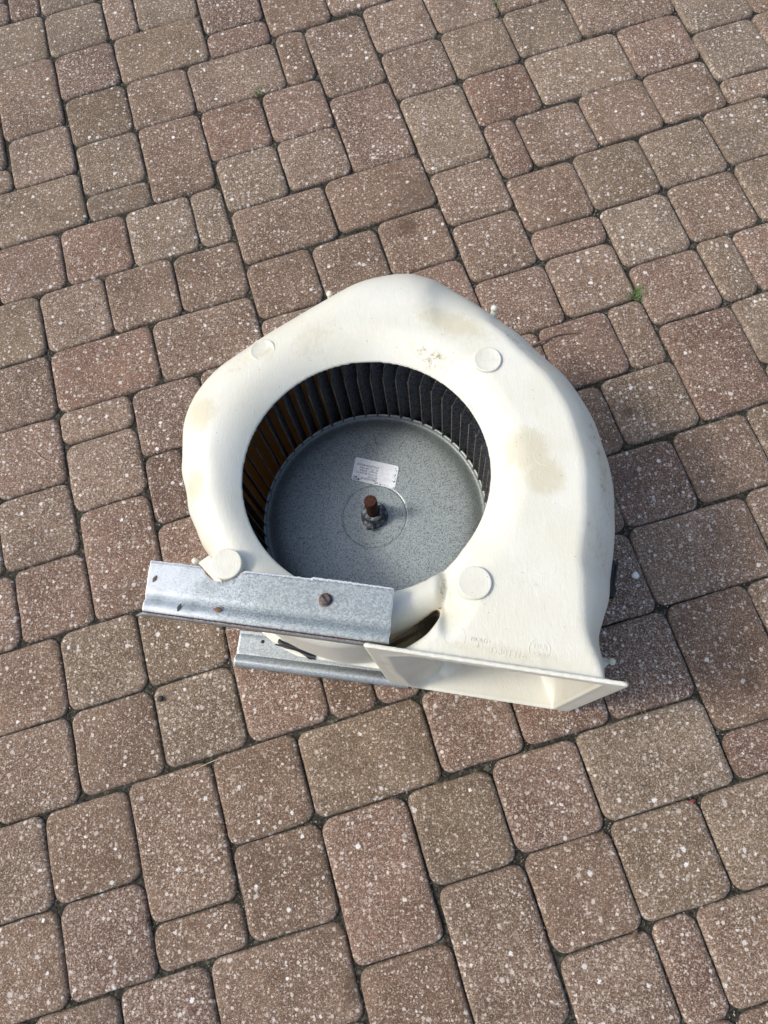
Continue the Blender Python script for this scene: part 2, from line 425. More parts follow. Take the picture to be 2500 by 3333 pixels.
PAVERS = """d -0.4925 1.8352 0.0701 0.0708 0.025
d -0.4204 1.8655 0.0710 0.1316 -0.011
g -0.3170 1.8583 0.1324 0.1332 -0.015
g -0.3151 1.7231 0.1347 0.1338 -0.007
b -0.2119 1.7259 0.0684 0.1366 0.002
g -0.4504 1.7287 0.1327 0.1388 -0.009
g -0.1077 1.7260 0.1368 0.1367 -0.025
d 0.0289 1.6572 0.1332 0.1329 -0.025
d 0.0270 1.5541 0.1369 0.0701 -0.025
t -0.1423 1.5890 0.1985 0.1340 0.004
d -0.3103 1.5893 0.1343 0.1306 -0.003
b -0.4466 1.5565 0.1352 0.2024 0.002
t -0.3056 1.4550 0.1342 0.1347 0.004
b -0.1696 1.4525 0.1345 0.1359 -0.013
b -0.0015 1.4502 0.1985 0.1345 -0.000
b -0.1680 1.2831 0.1337 0.1997 -0.009
r -0.0333 1.3131 0.1325 0.1364 0.004
b -0.4414 1.3869 0.1341 0.1335 -0.004
t -0.3033 1.3187 0.1336 0.1348 -0.002
b -0.5775 1.4429 0.1235 0.1222 -0.005
t -0.5728 1.3502 0.1255 0.0600 0.015
t -0.4672 1.2519 0.1910 0.1332 0.005
t -0.3033 1.2173 0.1336 0.0647 -0.007
t -0.2315 1.1143 0.1330 0.1346 -0.004
t -0.1306 1.1126 0.0657 0.1378 0.009
t -0.0313 1.1759 0.1296 0.1347 0.007
r -0.3670 1.1162 0.1346 0.1342 -0.007
r -0.5032 1.1172 0.1345 0.1329 -0.002
b 0.0038 1.0417 0.1933 0.1304 -0.001
t -0.5587 0.9800 0.1263 0.1384 -0.011
b -0.4294 0.9796 0.1292 0.1358 0.021
b -0.2959 0.9786 0.1346 0.1337 -0.004
b -0.1607 0.9763 0.1325 0.1316 -0.019
b -0.1945 0.8433 0.1980 0.1312 -0.011
r -0.3943 0.8441 0.1983 0.1319 -0.000
b -0.5565 0.8424 0.1230 0.1334 0.004
b -0.4273 0.7434 0.1348 0.0664 -0.011
d -0.2937 0.7092 0.1293 0.1338 -0.018
b -0.1615 0.7087 0.1319 0.1349 -0.020
b -0.4268 0.6425 0.1337 0.1322 0.003
r -0.5605 0.7075 0.1283 0.1331 -0.011
d -0.3239 0.5754 0.0688 0.1305 -0.009
b -0.5628 0.5725 0.1351 0.1338 0.006
r -0.5531 0.4390 0.1247 0.1300 0.009
r -0.6789 0.4367 0.1238 0.1293 -0.002
r -0.4254 0.4744 0.1275 0.2008 -0.007
r -0.2967 0.4407 0.1268 0.1357 -0.004
t -0.4879 0.3073 0.1313 0.1302 0.005
b -0.6174 0.3047 0.1245 0.1314 0.008
t -0.3528 0.3070 0.1357 0.1284 -0.002
t -0.3515 0.1759 0.1331 0.1306 -0.002
b -0.4870 0.1742 0.1349 0.1327 -0.003
b -0.6238 0.1705 0.1354 0.1338 -0.001
r -0.2172 0.2091 0.1323 0.1972 0.003
b -0.1121 0.1695 0.0747 0.1241 -0.003
r -0.0369 0.1706 0.0724 0.1265 -0.009
t -0.1106 0.0411 0.2006 0.1293 0.002
r 0.0567 0.0449 0.1307 0.1256 -0.005
r -0.1399 -0.1260 0.1340 0.2016 0.007
t -0.0059 -0.0922 0.1307 0.1341 0.005
b -0.2793 0.0424 0.1336 0.1329 0.011
b -0.2763 -0.0926 0.1356 0.1339 -0.009
b -0.4144 0.0059 0.1334 0.2005 0.004
b -0.5497 0.0358 0.1340 0.1325 0.005
b -0.6816 0.0350 0.1265 0.1342 0.005
d -0.5477 -0.0971 0.1300 0.1300 0.001
b -0.4134 -0.1278 0.1353 0.0636 -0.002
b -0.6765 -0.0990 0.1246 0.1306 0.009
d -0.4774 -0.2238 0.1330 0.1203 -0.002
b -0.6090 -0.2266 0.1270 0.1213 0.002
b -0.3089 -0.2252 0.2008 0.1281 -0.005
b -0.1375 -0.2912 0.1387 0.1254 -0.003
b -0.0011 -0.2637 0.1307 0.2058 0.004
r 0.1283 -0.0860 0.1346 0.1330 -0.007
t 0.2974 -0.0814 0.2004 0.1298 0.004
b 0.1317 -0.2207 0.1318 0.1332 0.008
t 0.2663 -0.2150 0.1341 0.1340 0.003
t 0.4010 -0.2149 0.1321 0.1340 0.011
d 0.4657 -0.1117 0.1329 0.0692 0.001
b 0.1355 -0.3515 0.1360 0.1251 0.007
r 0.2372 -0.3497 0.0641 0.1321 0.003
b 0.3367 -0.3480 0.1317 0.1290 -0.004
b 0.3353 -0.4435 0.1307 0.0588 0.025
b 0.0010 -0.4044 0.1297 0.0723 0.006
b 0.4660 0.0238 0.1336 0.1986 -0.001
b 0.6009 0.0575 0.1328 0.1294 0.023
b 0.4928 0.1918 0.2014 0.1341 -0.013
b 0.6636 0.1930 0.1371 0.1383 -0.002
d 0.3285 0.1917 0.1240 0.1362 -0.025
d 0.4604 0.3260 0.1268 0.1313 -0.005
d 0.3294 0.0536 0.1363 0.1369 -0.005
r 0.1917 0.0531 0.1360 0.1360 -0.013
r 0.3750 0.7247 0.1360 0.1309 -0.007
b 0.5115 0.7281 0.1338 0.1320 -0.000
r 0.6503 0.6640 0.1345 0.1298 0.008
t 0.7528 0.6697 0.0672 0.1345 0.006
r 0.8561 0.6697 0.1362 0.1345 0.005
b 0.5481 0.5945 0.0667 0.1320 0.004
r 0.4485 0.5930 0.1294 0.1292 0.005
r 0.3179 0.5910 0.1286 0.1333 0.011
r 0.6554 0.4992 0.1380 0.1964 0.005
t 0.7926 0.5350 0.1330 0.1316 0.012
t 0.5175 0.4618 0.1347 0.1301 0.006
b 0.3823 0.4580 0.1324 0.1294 0.003
b 0.5920 0.3295 0.1332 0.1314 0.004
t 0.7243 0.3316 0.1281 0.1356 0.007
b 0.7911 0.4343 0.1300 0.0666 -0.006
g 0.6452 1.3431 0.1383 0.1306 0.007
b 0.8171 1.3442 0.2021 0.1297 -0.025
b 0.6504 1.4750 0.1413 0.1299 -0.015
g 0.9901 1.2799 0.1407 0.1371 -0.025
b 1.1299 1.2766 0.1357 0.1256 -0.025
r 0.8466 1.2110 0.1352 0.1334 -0.007
t 0.6777 1.2092 0.1993 0.1340 0.000
g 0.9810 1.1436 0.1303 0.1321 0.004
b 1.1131 1.1472 0.1308 0.1301 -0.003
b 0.8466 1.0774 0.1333 0.1308 -0.003
b 0.9791 1.0440 0.1285 0.0640 -0.025
b 0.7108 1.0741 0.1353 0.1329 0.005
b 0.5745 1.0689 0.1340 0.1323 0.009
r 0.4736 1.0659 0.0647 0.1382 0.003
t 0.9187 0.9442 0.1321 0.1324 0.006
t 0.7835 0.9391 0.1352 0.1339 0.009
t 0.6463 0.9337 0.1359 0.1349 -0.006
b 0.5090 0.9288 0.1355 0.1327 0.006
b 0.7845 0.8045 0.1351 0.1319 0.007
t 0.9180 0.8075 0.1287 0.1377 0.006
r 0.5095 0.8283 0.1379 0.0651 -0.025
t 0.6477 0.7975 0.1353 0.1341 0.006
b 0.1662 1.5981 0.1382 0.1368 -0.015
b 0.3037 1.6062 0.1335 0.1354 -0.021
b 0.1322 1.4555 0.0657 0.1451 -0.020
b 0.3683 1.4676 0.1345 0.1385 0.005
b 0.5076 1.4684 0.1410 0.1280 -0.003
b 0.2331 1.4244 0.1327 0.2072 0.013
t 0.5062 1.3365 0.1364 0.1326 0.003
b 0.3692 1.3302 0.1344 0.1332 -0.002
r 0.0998 1.3136 0.1306 0.1355 -0.007
r 0.2339 1.2170 0.1330 0.2045 0.007
t 0.3709 1.1612 0.1336 0.2015 0.002
r 0.5079 1.2026 0.1371 0.1320 -0.004
b 0.1005 1.1794 0.1307 0.1296 0.011
b 0.2023 1.0487 0.2005 0.1287 0.012
b 0.3719 0.9930 0.1353 0.1317 0.007
b 0.2376 0.9187 0.1302 0.1280 -0.002
b 0.3730 0.8586 0.1320 0.1337 0.004
b 0.1049 0.9126 0.1319 0.1245 0.012
b -0.0277 0.9113 0.1302 0.1272 0.004
r 0.2410 0.7895 0.1288 0.1273 0.017
b -0.0284 0.7841 0.1308 0.1241 -0.003"""
TONES = {'r': (.158, .096, .068), 'b': (.156, .104, .071), 't': (.160, .117, .077), 'g': (.156, .121, .085), 'd': (.122, .076, .056)}

def paver_mesh(bm, w, h, seed, cx=0.0, cy=0.0, rot=0.0, z0=0.0, tilt=(0, 0)):
    rnd = random.Random(seed)
    gap = .0004 + rnd.uniform(-.0003, .0010)
    hw, hh = (w - gap) / 2, (h - gap) / 2
    R0 = min(.0175, .30 * min(w, h))
    out = []
    for k, (sx, sy, a0) in enumerate(((1, 1, 0), (-1, 1, 90), (-1, -1, 180), (1, -1, 270))):
        r = R0 * rnd.uniform(.8, 1.15)
        for i in range(6):
            a = math.radians(a0 + i * 18)
            out.append((sx * (hw - r) + r * math.cos(a), sy * (hh - r) + r * math.sin(a)))
        # two points along the straight edge that follows
        nx_, ny_ = ((-1, 1), (-1, -1), (1, -1), (1, 1))[k]
        r2 = r
        e0 = out[-1]
        if k == 0: e1 = (-(hw - R0), hh)
        elif k == 1: e1 = (-hw, -(hh - R0))
        elif k == 2: e1 = (hw - R0, -hh)
        else: e1 = (hw, hh - R0)
        for t in (.33, .67):
            out.append((e0[0] + (e1[0] - e0[0]) * t, e0[1] + (e1[1] - e0[1]) * t))
    ph = rnd.uniform(0, 50)
    pts = []
    for i, (x, y) in enumerate(out):
        d = 1 + noise.noise(Vector((x * 38 + ph, y * 38, ph))) * .0016 / max(.03, math.hypot(x, y)) + noise.noise(Vector((x * 140 + ph, y * 140, ph))) * .0007 / max(.03, math.hypot(x, y))
        pts.append((x * d, y * d))
    lay = bm.verts.layers.float.get('shoulder') or bm.verts.layers.float.new('shoulder')
    levels = ((0.0, -.05, 1), (0.0, -.0065, 1), (.0011, -.0034, 1), (.0034, -.0012, .55), (.0085, -.0002, .1), (.02, .0002, 0))
    cr, srn = math.cos(rot), math.sin(rot)
    rings = []
    for ins, z, sh in levels:
        ring = []
        for x, y in pts:
            fx = max(0.0, (abs(x) - ins * min(1, abs(x) / hw * 1.2))) * (1 if x > 0 else -1)
            fy = max(0.0, (abs(y) - ins * min(1, abs(y) / hh * 1.2))) * (1 if y > 0 else -1)
            zz = z0 + z + tilt[0] * fx + tilt[1] * fy + (noise.noise(Vector((fx * 60 + ph, fy * 60, 3))) * .0006 if z > -.01 else 0)
            v = bm.verts.new((cx + fx * cr - fy * srn, cy + fx * srn + fy * cr, zz))
            v[lay] = sh
            ring.append(v)
        rings.append(ring)
    n = len(pts)
    for a, b in zip(rings, rings[1:]):
        for i in range(n):
            j = (i + 1) % n
            bm.faces.new((a[i], a[j], b[j], b[i]))
    c = bm.verts.new((cx, cy, z0 + .0003))
    c[lay] = 0
    for i in range(n):
        bm.faces.new((rings[-1][i], rings[-1][(i + 1) % n], c))

def add_paver(x, y, w, h, ang, tone, seed):
    rnd = random.Random(seed * 3 + 1)
    bm = bmesh.new()
    paver_mesh(bm, w, h, seed)
    o = bm_obj('paver', bm, M_PAVER, paving)
    o.location = (x, y, rnd.uniform(-.0022, .0012))
    o.rotation_euler = (rnd.uniform(-.009, .009), rnd.uniform(-.009, .009), ang)
    t = TONES[tone]
    k = rnd.uniform(.90, 1.12); q = rnd.uniform(-.02, .02)
    o.color = (t[0] * k * (1 + q), t[1] * k, t[2] * k * (1 - q), 1)

rects = []
seed = 100
for ln in PAVERS.strip().splitlines():
    p = ln.split()
    x, y, w, h, a = map(float, p[1:])
    rects.append((x - w / 2, x + w / 2, y - h / 2, y + h / 2))
    add_paver(x, y, w, h, a, p[0], seed)
    seed += 1

# the same pattern carried on round the traced stones, out of frame and under the blower
UX, UY = .0648, .0637
GX0, GY0 = -1.60, -1.30
NXc, NYc = 62, 62
occ = np.zeros((NXc, NYc), bool)
RA = np.array(rects)
for i in range(NXc):
    for j in range(NYc):
        x0 = GX0 + i * UX; y0 = GY0 + j * UY
        ox = np.minimum(RA[:, 1], x0 + UX) - np.maximum(RA[:, 0], x0)
        oy = np.minimum(RA[:, 3], y0 + UY) - np.maximum(RA[:, 2], y0)
        ar = (np.clip(ox, 0, None) * np.clip(oy, 0, None)).sum()
        occ[i, j] = ar > UX * UY * .30
fill = []
rf = random.Random(5)
for j in range(NYc):
    for i in range(NXc):
        if occ[i, j]: continue
        opts = [(2, 2), (2, 2), (3, 2), (2, 3), (2, 2), (1, 2), (2, 1)]
        rf.shuffle(opts)
        opts.append((1, 1))
        for a, b in opts:
            if i + a <= NXc and j + b <= NYc and not occ[i:i + a, j:j + b].any():
                occ[i:i + a, j:j + b] = True
                fill.append((GX0 + (i + a / 2) * UX, GY0 + (j + b / 2) * UY, a * UX, b * UY))
                break
cc = np.array([.15, .55])
fill.sort(key=lambda f: math.hypot(f[0] - .15, f[1] - .55))
# nudge the fill off the traced stones where the lattice and the stones disagree
clean = []
for x, y, w, h in fill:
    x0, x1, y0, y1 = x - w / 2, x + w / 2, y - h / 2, y + h / 2
    for r in rects:
        ox = min(x1, r[1]) - max(x0, r[0]); oy = min(y1, r[3]) - max(y0, r[2])
        if ox > .0005 and oy > .0005:
            if ox < oy:
                if r[0] > x0: x1 = r[0]
                else: x0 = r[1]
            else:
                if r[2] > y0: y1 = r[2]
                else: y0 = r[3]
    if x1 - x0 > .025 and y1 - y0 > .025:
        clean.append(((x0 + x1) / 2, (y0 + y1) / 2, x1 - x0, y1 - y0))
AR = np.array([[x - w / 2, x + w / 2, y - h / 2, y + h / 2] for x, y, w, h in clean] + [list(r) for r in rects])
nf = len(clean)
NW = AR.copy()
for i in range(nf):
    me_ = AR[i]
    for sd in range(4):
        lo, hi = (2, 3) if sd < 2 else (0, 1)
        ov = np.minimum(AR[:, hi], me_[hi]) - np.maximum(AR[:, lo], me_[lo])
        g = (AR[:, sd ^ 1] - me_[sd]) if sd in (1, 3) else (me_[sd] - AR[:, sd ^ 1])
        ok = (ov > .012) & (g > -.0005) & (g < .06)
        ok[i] = False
        if ok.any():
            k = np.where(ok, g, 9).argmin()
            d = max(0.0, g[k]) * (.5 if k < nf else .96)
            NW[i, sd] += d if sd in (1, 3) else -d
clean = [((a + b) / 2, (c + d) / 2, b - a, d - c) for a, b, c, d in NW[:nf]]
tn = 'rbbbttgr'
for k, (x, y, w, h) in enumerate(clean[:130]):
    add_paver(x, y, w, h, 0, tn[k * 5 % 8], 900 + k)
bm = bmesh.new()
bm.verts.layers.float.new('shoulder')
for k, (x, y, w, h) in enumerate(clean[130:]):
    paver_mesh(bm, w, h, 2000 + k, x, y, 0, rf.uniform(-.0015, .001))
fo = bm_obj('outlying_paver', bm, M_PAVER, paving)
fo['kind'] = 'stuff'
fo.color = (*TONES['b'], 1)

# grit, sand grains and crumbs lying in the joints
rg = random.Random(11)
bm = bmesh.new()
for r in rects:
    for _ in range(22):
        sd = rg.randrange(4); t = rg.random()
        if rg.random() < .45: t = rg.choice((rg.uniform(-.02, .08), rg.uniform(.92, 1.02)))
        if sd < 2:
            x = r[sd] + rg.gauss(0, .0012); y = r[2] + (r[3] - r[2]) * t
        else:
            y = r[sd] + rg.gauss(0, .0012); x = r[0] + (r[1] - r[0]) * t
        q = rg.uniform(.0006, .0017)
        z = -.0075 + rg.uniform(0, .002)
        vs = [bm.verts.new((x + q * rg.uniform(-1, 1), y + q * rg.uniform(-1, 1), z + q * rg.uniform(-.6, 1))) for _k in range(4)]
        for f in ((0, 1, 2), (0, 2, 3), (0, 3, 1), (1, 3, 2)):
            bm.faces.new([vs[k] for k in f])
gr_o = bm_obj('joint_grit', bm, M_GRIT, paving, smooth=False)
gr_o['kind'] = 'stuff'

# ------------------------------------------------------------------ the blower housing, from one distance field
SIL = [(-0.3217, 0.3634), (-0.3237, 0.4051), (-0.3154, 0.4384), (-0.3002, 0.4652), (-0.2799, 0.4879), (-0.2518, 0.5093), (-0.2208, 0.5324), (-0.1844, 0.5559), (-0.1451, 0.5805), (-0.1054, 0.6041), (-0.065, 0.6209), (-0.042, 0.6279), (-0.0221, 0.6298), (0.0114, 0.6239), (0.0424, 0.6001), (0.0704, 0.5732), (0.0963, 0.5507), (0.1193, 0.5309), (0.1374, 0.5085), (0.1555, 0.4881), (0.173, 0.467), (0.1888, 0.438), (0.2017, 0.4073), (0.2085, 0.3773), (0.2143, 0.3489), (0.2169, 0.3171), (0.2149, 0.2881), (0.2135, 0.2652), (0.2064, 0.2243)]
EDGE = [(0.1964, 0.1827), (0.1822, 0.1527), (0.1713, 0.127), (0.17, 0.099)]
PLT = [(-0.0396, 0.1222), (-0.0206, 0.1305), (-0.0092, 0.1424), (-0.004, 0.151)]
TONG = [(-0.0145, 0.1600), (-0.0370, 0.1482), (-0.0620, 0.1364), (-.088, .1265)]
SEAM = [(-0.115, 0.1235), (-0.1387, 0.1262), (-0.173, 0.1363), (-0.2041, 0.1506), (-0.2344, 0.1716), (-.2600, .2030)]
LOW = [(-0.2743, 0.2304), (-0.2869, 0.2482), (-0.2975, 0.2702), (-0.3073, 0.2903), (-0.3126, 0.3156), (-0.3203, 0.3404)]
FP0 = np.array((-0.0852, 0.1185)); FP1 = np.array((0.1882, 0.0746))
FD = (FP1 - FP0) / np.linalg.norm(FP1 - FP0); FLEN = float(np.linalg.norm(FP1 - FP0))
FN = np.array((-FD[1], FD[0]))
IC = np.array((-.0877, .3275)); IR = .1483
DC = (-.0915, .3281)

def catmull(pts, per=6):
    out = []
    n = len(pts)
    for i in range(n - 1):
        p0 = np.array(pts[max(i - 1, 0)]); p1 = np.array(pts[i]); p2 = np.array(pts[i + 1]); p3 = np.array(pts[min(i + 2, n - 1)])
        for k in range(per):
            t = k / per
            out.append(.5 * ((2 * p1) + (-p0 + p2) * t + (2 * p0 - 5 * p1 + 4 * p2 - p3) * t * t + (-p0 + 3 * p1 - 3 * p2 + p3) * t ** 3))
    out.append(np.array(pts[-1]))
    return out

e_end = tuple(FP0 + FD * (FLEN - .0215)); e_out = tuple(np.array(e_end) - FN * .05)
p_end = tuple(FP0 + FD * .0165); p_out = tuple(np.array(p_end) - FN * .05)
arc1 = catmull(SEAM[::1][0:0] + TONG + SEAM + LOW + SIL + EDGE + [e_end])
arc2 = catmull([p_end] + PLT)
tip = [(-.0018, .1595), (-.0045, .1640)]
poly = [np.array(p) for p in arc1] + [np.array(e_out), np.array(p_out)] + arc2 + [np.array(t) for t in tip]
poly = np.array(poly)

VX = .0022
X0, X1, Y0, Y1, Z0, Z1 = -.345, .235, .052, .64, -.006, .412
xs = np.arange(X0, X1, VX); ys = np.arange(Y0, Y1, VX); zs = np.arange(Z0, Z1, VX)
GX, GY = np.meshgrid(xs, ys, indexing='ij')

def poly_sdf(poly, X, Y):
    d = np.full(X.shape, 1e9); s = np.zeros(X.shape, bool)
    n = len(poly)
    for i in range(n):
        a = poly[i]; b = poly[(i + 1) % n]
        ex, ey = b - a
        L = ex * ex + ey * ey
        if L < 1e-12: continue
        wx, wy = X - a[0], Y - a[1]
        t = np.clip((wx * ex + wy * ey) / L, 0, 1)
        d = np.minimum(d, (wx - ex * t) ** 2 + (wy - ey * t) ** 2)
        c = ((a[1] <= Y) & (b[1] > Y)) | ((b[1] <= Y) & (a[1] > Y))
        if ey != 0:
            xi = a[0] + (Y - a[1]) / ey * ex
            s ^= c & (X < xi)
    return np.sqrt(d) * np.where(s, -1, 1)

D2 = poly_sdf(poly, GX, GY)
for _ in range(3):
    q = D2.copy()
    q[1:-1, 1:-1] = (D2[1:-1, 1:-1] * 4 + 2 * (D2[2:, 1:-1] + D2[:-2, 1:-1] + D2[1:-1, 2:] + D2[1:-1, :-2]) + D2[2:, 2:] + D2[:-2, 2:] + D2[2:, :-2] + D2[:-2, :-2]) / 16
    D2 = q
SF = (GX - FP0[0]) * FN[0] + (GY - FP0[1]) * FN[1]      # distance behind the outlet plane
def sstep(a, b, x):
    t = np.clip((x - a) / (b - a), 0, 1)
    return t * t * (3 - 2 * t)
rcap = .055 + .085 * sstep(-.12, .10, GX)
rr = np.minimum(.005 + 1.05 * np.clip(SF, 0, None), rcap)
ringside = sstep(-.004, .006, GY - (.1405 + (GX + .04) * .55)) * (GX < .02)   # the ring's side of the pocket
rr = np.where(GX < .0, np.where(ringside > .5, np.minimum(rcap, .05), .013 + .034 * sstep(-.018, -.055, GX)), rr)
rr0 = np.minimum(.055 + .085 * sstep(-.12, .10, GX), .005 + 1.05 * np.clip(SF, 0, None) + .05 * sstep(.02, -.06, GX))
wN = sstep(.07, .13, SF)
rr = rr * (1 - wN) + rr0 * wN
for _ in range(6):
    rr[1:-1, 1:-1] = (rr[1:-1, 1:-1] * 4 + 2 * (rr[2:, 1:-1] + rr[:-2, 1:-1] + rr[1:-1, 2:] + rr[1:-1, :-2]) + rr[2:, 2:] + rr[:-2, 2:] + rr[2:, :-2] + rr[:-2, :-2]) / 16
RHO = np.hypot(GX - IC[0], GY - IC[1])
ZC, HT = .1985, .1915
bell = .020 * np.clip((IR + .045 - RHO) / .045, 0, 1.15) ** 2
TK = .0042
DEL = .22 * rr * sstep(.0, .07, GX)
DRAFT = .10 * sstep(-.035, -.085, GX)
def body(z, D=None, R=None, B=None, E=None, W=None):
    D = D2 if D is None else D; R = rr if R is None else R; B = bell if B is None else B; E = DEL if E is None else E; W = DRAFT if W is None else W
    zz = abs(z - ZC) + B
    a = D + R + W * np.maximum(ZC - .006 - z, 0); b = zz - HT - E + R
    d = np.minimum(np.maximum(a, b), 0) + np.hypot(np.maximum(a, 0), np.maximum(b, 0)) - R
    c = zz - HT
    k = .004 * np.minimum(1, E / .006) + 1e-6
    h = np.clip(.5 - .5 * (c - d) / k, 0, 1)
    return c * (1 - h) + d * h + k * h * (1 - h)
vol = np.empty((len(xs), len(ys), len(zs)), np.float32)
UF = (GX - FP0[0]) * FD[0] + (GY - FP0[1]) * FD[1]
for k, z in enumerate(zs):
    d = body(z)
    shell = np.maximum(d, -(d + TK))
    hole = IR - RHO
    shell = np.maximum(shell, hole)
    rim = np.maximum(np.maximum(abs(z - .196) - .0058, D2 - .0100), -(D2 + .002))
    rim = np.where((SF < .02) & (GX > -.075), 1.0, rim)
    shell = np.minimum(shell, rim)
    shell = np.maximum(shell, -SF - .002)
    # outlet flange, a rectangular collar with rounded corners
    qu = abs(UF - FLEN / 2) - FLEN / 2 + .006; qz = abs(z - .2015) - .2005 + .006
    fl = np.hypot(np.maximum(qu, 0), max(qz, 0)) + np.minimum(np.maximum(qu, qz), 0) - .006
    fl = np.maximum(fl, abs(SF - .0005) - .0024)
    fl = np.maximum(fl, -(d + TK))
    # soft fillet between shell and flange
    h = np.clip(.5 + .5 * (fl - shell) / .0015, 0, 1)
    vol[:, :, k] = fl * (1 - h) + shell * h - .0015 * h * (1 - h)
vol = np.clip(vol, -3 * VX, 3 * VX)
vg = openvdb.FloatGrid(3 * VX)
vg.copyFromArray(vol)
vpts, vtri, vquad = vg.convertToPolygons(isovalue=0.0, adaptivity=0.0)
vpts = np.array(vpts, dtype=np.float64) * VX + np.array((X0, Y0, Z0))
me = bpy.data.meshes.new('housing')
faces = [tuple(int(i) for i in q) for q in vquad] + [tuple(int(i) for i in q) for q in vtri]
me.from_pydata([tuple(p) for p in vpts], [], faces)
me.update()

def samp(A, x, y):
    i = np.clip((x - X0) / VX, 0, len(xs) - 1.001); j = np.clip((y - Y0) / VX, 0, len(ys) - 1.001)
    i0 = np.floor(i).astype(int); j0 = np.floor(j).astype(int); fi = i - i0; fj = j - j0
    return A[i0, j0] * (1 - fi) * (1 - fj) + A[i0 + 1, j0] * fi * (1 - fj) + A[i0, j0 + 1] * (1 - fi) * fj + A[i0 + 1, j0 + 1] * fi * fj

def top_z(x, y):
    D = samp(D2, x, y); r = samp(rr, x, y); b = samp(bell, x, y)
    a = np.clip(D + r, 0, r)
    return np.minimum(ZC + HT + samp(DEL, x, y) - r + np.sqrt(np.maximum(r * r - a * a, 0)), ZC + HT) - b

# orientation check: normals must point out of the plastic
me.calc_loop_triangles()
nrm = np.empty(len(me.vertices) * 3); me.vertex_normals.foreach_get('vector', nrm); nrm = nrm.reshape(-1, 3)
topmask = (abs(vpts[:, 2] - (ZC + HT)) < .0012) & (samp(D2, vpts[:, 0], vpts[:, 1]) < -.06)
if nrm[topmask, 2].mean() < 0:
    me.flip_normals()

def vattr(me, name, arr):
    a = me.attributes.new(name, 'FLOAT', 'POINT')
    a.data.foreach_set('value', np.asarray(arr, dtype=np.float32))

vx_, vy_, vz_ = vpts[:, 0], vpts[:, 1], vpts[:, 2]
def blob(cx, cy, rx, ry, ang=0, s=1.0):
    c, sn = math.cos(ang), math.sin(ang)
    dx, dy = vx_ - cx, vy_ - cy
    u = (dx * c + dy * sn) / rx; v = (-dx * sn + dy * c) / ry
    return s * np.clip(1.35 - np.hypot(u, v), 0, 1)
st = np.zeros(len(vx_))
for b in ((-.288, .405, .022, .028, 0, 1.0), (-.2900, .315, .018, .026, 0, .85), (.020, .515, .055, .022, -.45, .9), (-.15, .50, .04, .03, .5, .55), (-.1467, .4927, .03, .03, 0, .3),
          (.1020, .3420, .028, .030, 0, 1.15), (.119, .308, .024, .028, .4, 1.1), (.02, .50, .035, .018, -.4, .5), (-.215, .487, .018, .018, 0, .6), (.06, .46, .02, .02, 0, .5), (.1926, .3255, .012, .05, 0, .7), (.1825, .2331, .02, .05, .2, .45),
          (-.25, .47, .05, .02, .7, .4), (.125, .47, .04, .02, -.8, .45), (.00, .47, .03, .012, -.5, .5), (.06, .11, .11, .014, -.15, .5), (.16, .115, .02, .03, 0, .45)):
    st = np.maximum(st, blob(*b))
st *= (vz_ > .25)
gr = np.zeros(len(vx_))
for b in ((.002, .205, .010, .018, -.5, .9), (.03, .215, .03, .006, .2, .5), (-.28, .26, .02, .02, 0, .3), (-.0074, .4700, .036, .016, -.5, 1.2), (.0302, .4066, .014, .016, 0, 1.1), (.095, .495, .028, .014, -.8, 1.1), (.128, .455, .03, .01, -.9, .6), (.185, .36, .012, .06, .12, 1.0), (.19, .30, .014, .05, 0, 1.0),
          (.176, .235, .02, .045, .2, .8), (.0042, .1869, .010, .022, -.3, 1.1), (.098, .19, .02, .014, 0, .7), (.085, .205, .02, .01, 0, .4), (.06, .49, .028, .028, 0, .25), (-.20, .15, .03, .02, 0, .6), (-.235, .17, .02, .02, 0, .9)):
    gr = np.maximum(gr, blob(*b))
# soot: a band down the ring wall by the cut-off
def seg(a, b, r):
    a = np.array(a); b = np.array(b); ab = b - a
    t = np.clip(((vpts - a) @ ab) / (ab @ ab), 0, 1)
    return np.clip(1.25 - np.linalg.norm(vpts - (a + t[:, None] * ab), axis=1) / r, 0, 1)
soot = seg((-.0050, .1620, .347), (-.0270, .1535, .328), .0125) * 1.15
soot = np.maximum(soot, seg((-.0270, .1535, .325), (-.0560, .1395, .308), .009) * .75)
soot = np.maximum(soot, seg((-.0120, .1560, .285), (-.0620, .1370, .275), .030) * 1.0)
inn = np.zeros(len(vx_))
dn = samp(D2, vx_, vy_)
dep = np.minimum(-dn, .18)
bodyd = np.empty(len(vx_))
bodyd = body(vz_, dn, samp(rr, vx_, vy_), samp(bell, vx_, vy_), samp(DEL, vx_, vy_), samp(DRAFT, vx_, vy_))
sf_ = (vx_ - FP0[0]) * FN[0] + (vy_ - FP0[1]) * FN[1]
inn = ((bodyd < -.0028) & (np.hypot(vx_ - IC[0], vy_ - IC[1]) > IR + .004)) * sstep(.05, .16, sf_)
inn = np.where((vx_ < -.12) & (bodyd < -.0028) & (np.hypot(vx_ - IC[0], vy_ - IC[1]) > IR + .004), 1.0, inn)
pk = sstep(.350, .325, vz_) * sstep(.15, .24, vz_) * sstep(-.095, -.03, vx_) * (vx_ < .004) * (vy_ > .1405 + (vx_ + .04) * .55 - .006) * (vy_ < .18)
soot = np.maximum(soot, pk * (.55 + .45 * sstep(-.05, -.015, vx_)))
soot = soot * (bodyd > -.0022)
vattr(me, 'stain', st); vattr(me, 'grime', gr); vattr(me, 'soot', soot); vattr(me, 'inside', inn)

blower = bpy.data.objects.new('blower_fan', None)
COL.objects.link(blower)
blower.empty_display_size = .1
tag(blower, 'stained cream plastic blower with dark fan wheel and galvanised brackets, lying on brick paving', 'blower')
housing = link('housing', me, M_PLAST, blower)

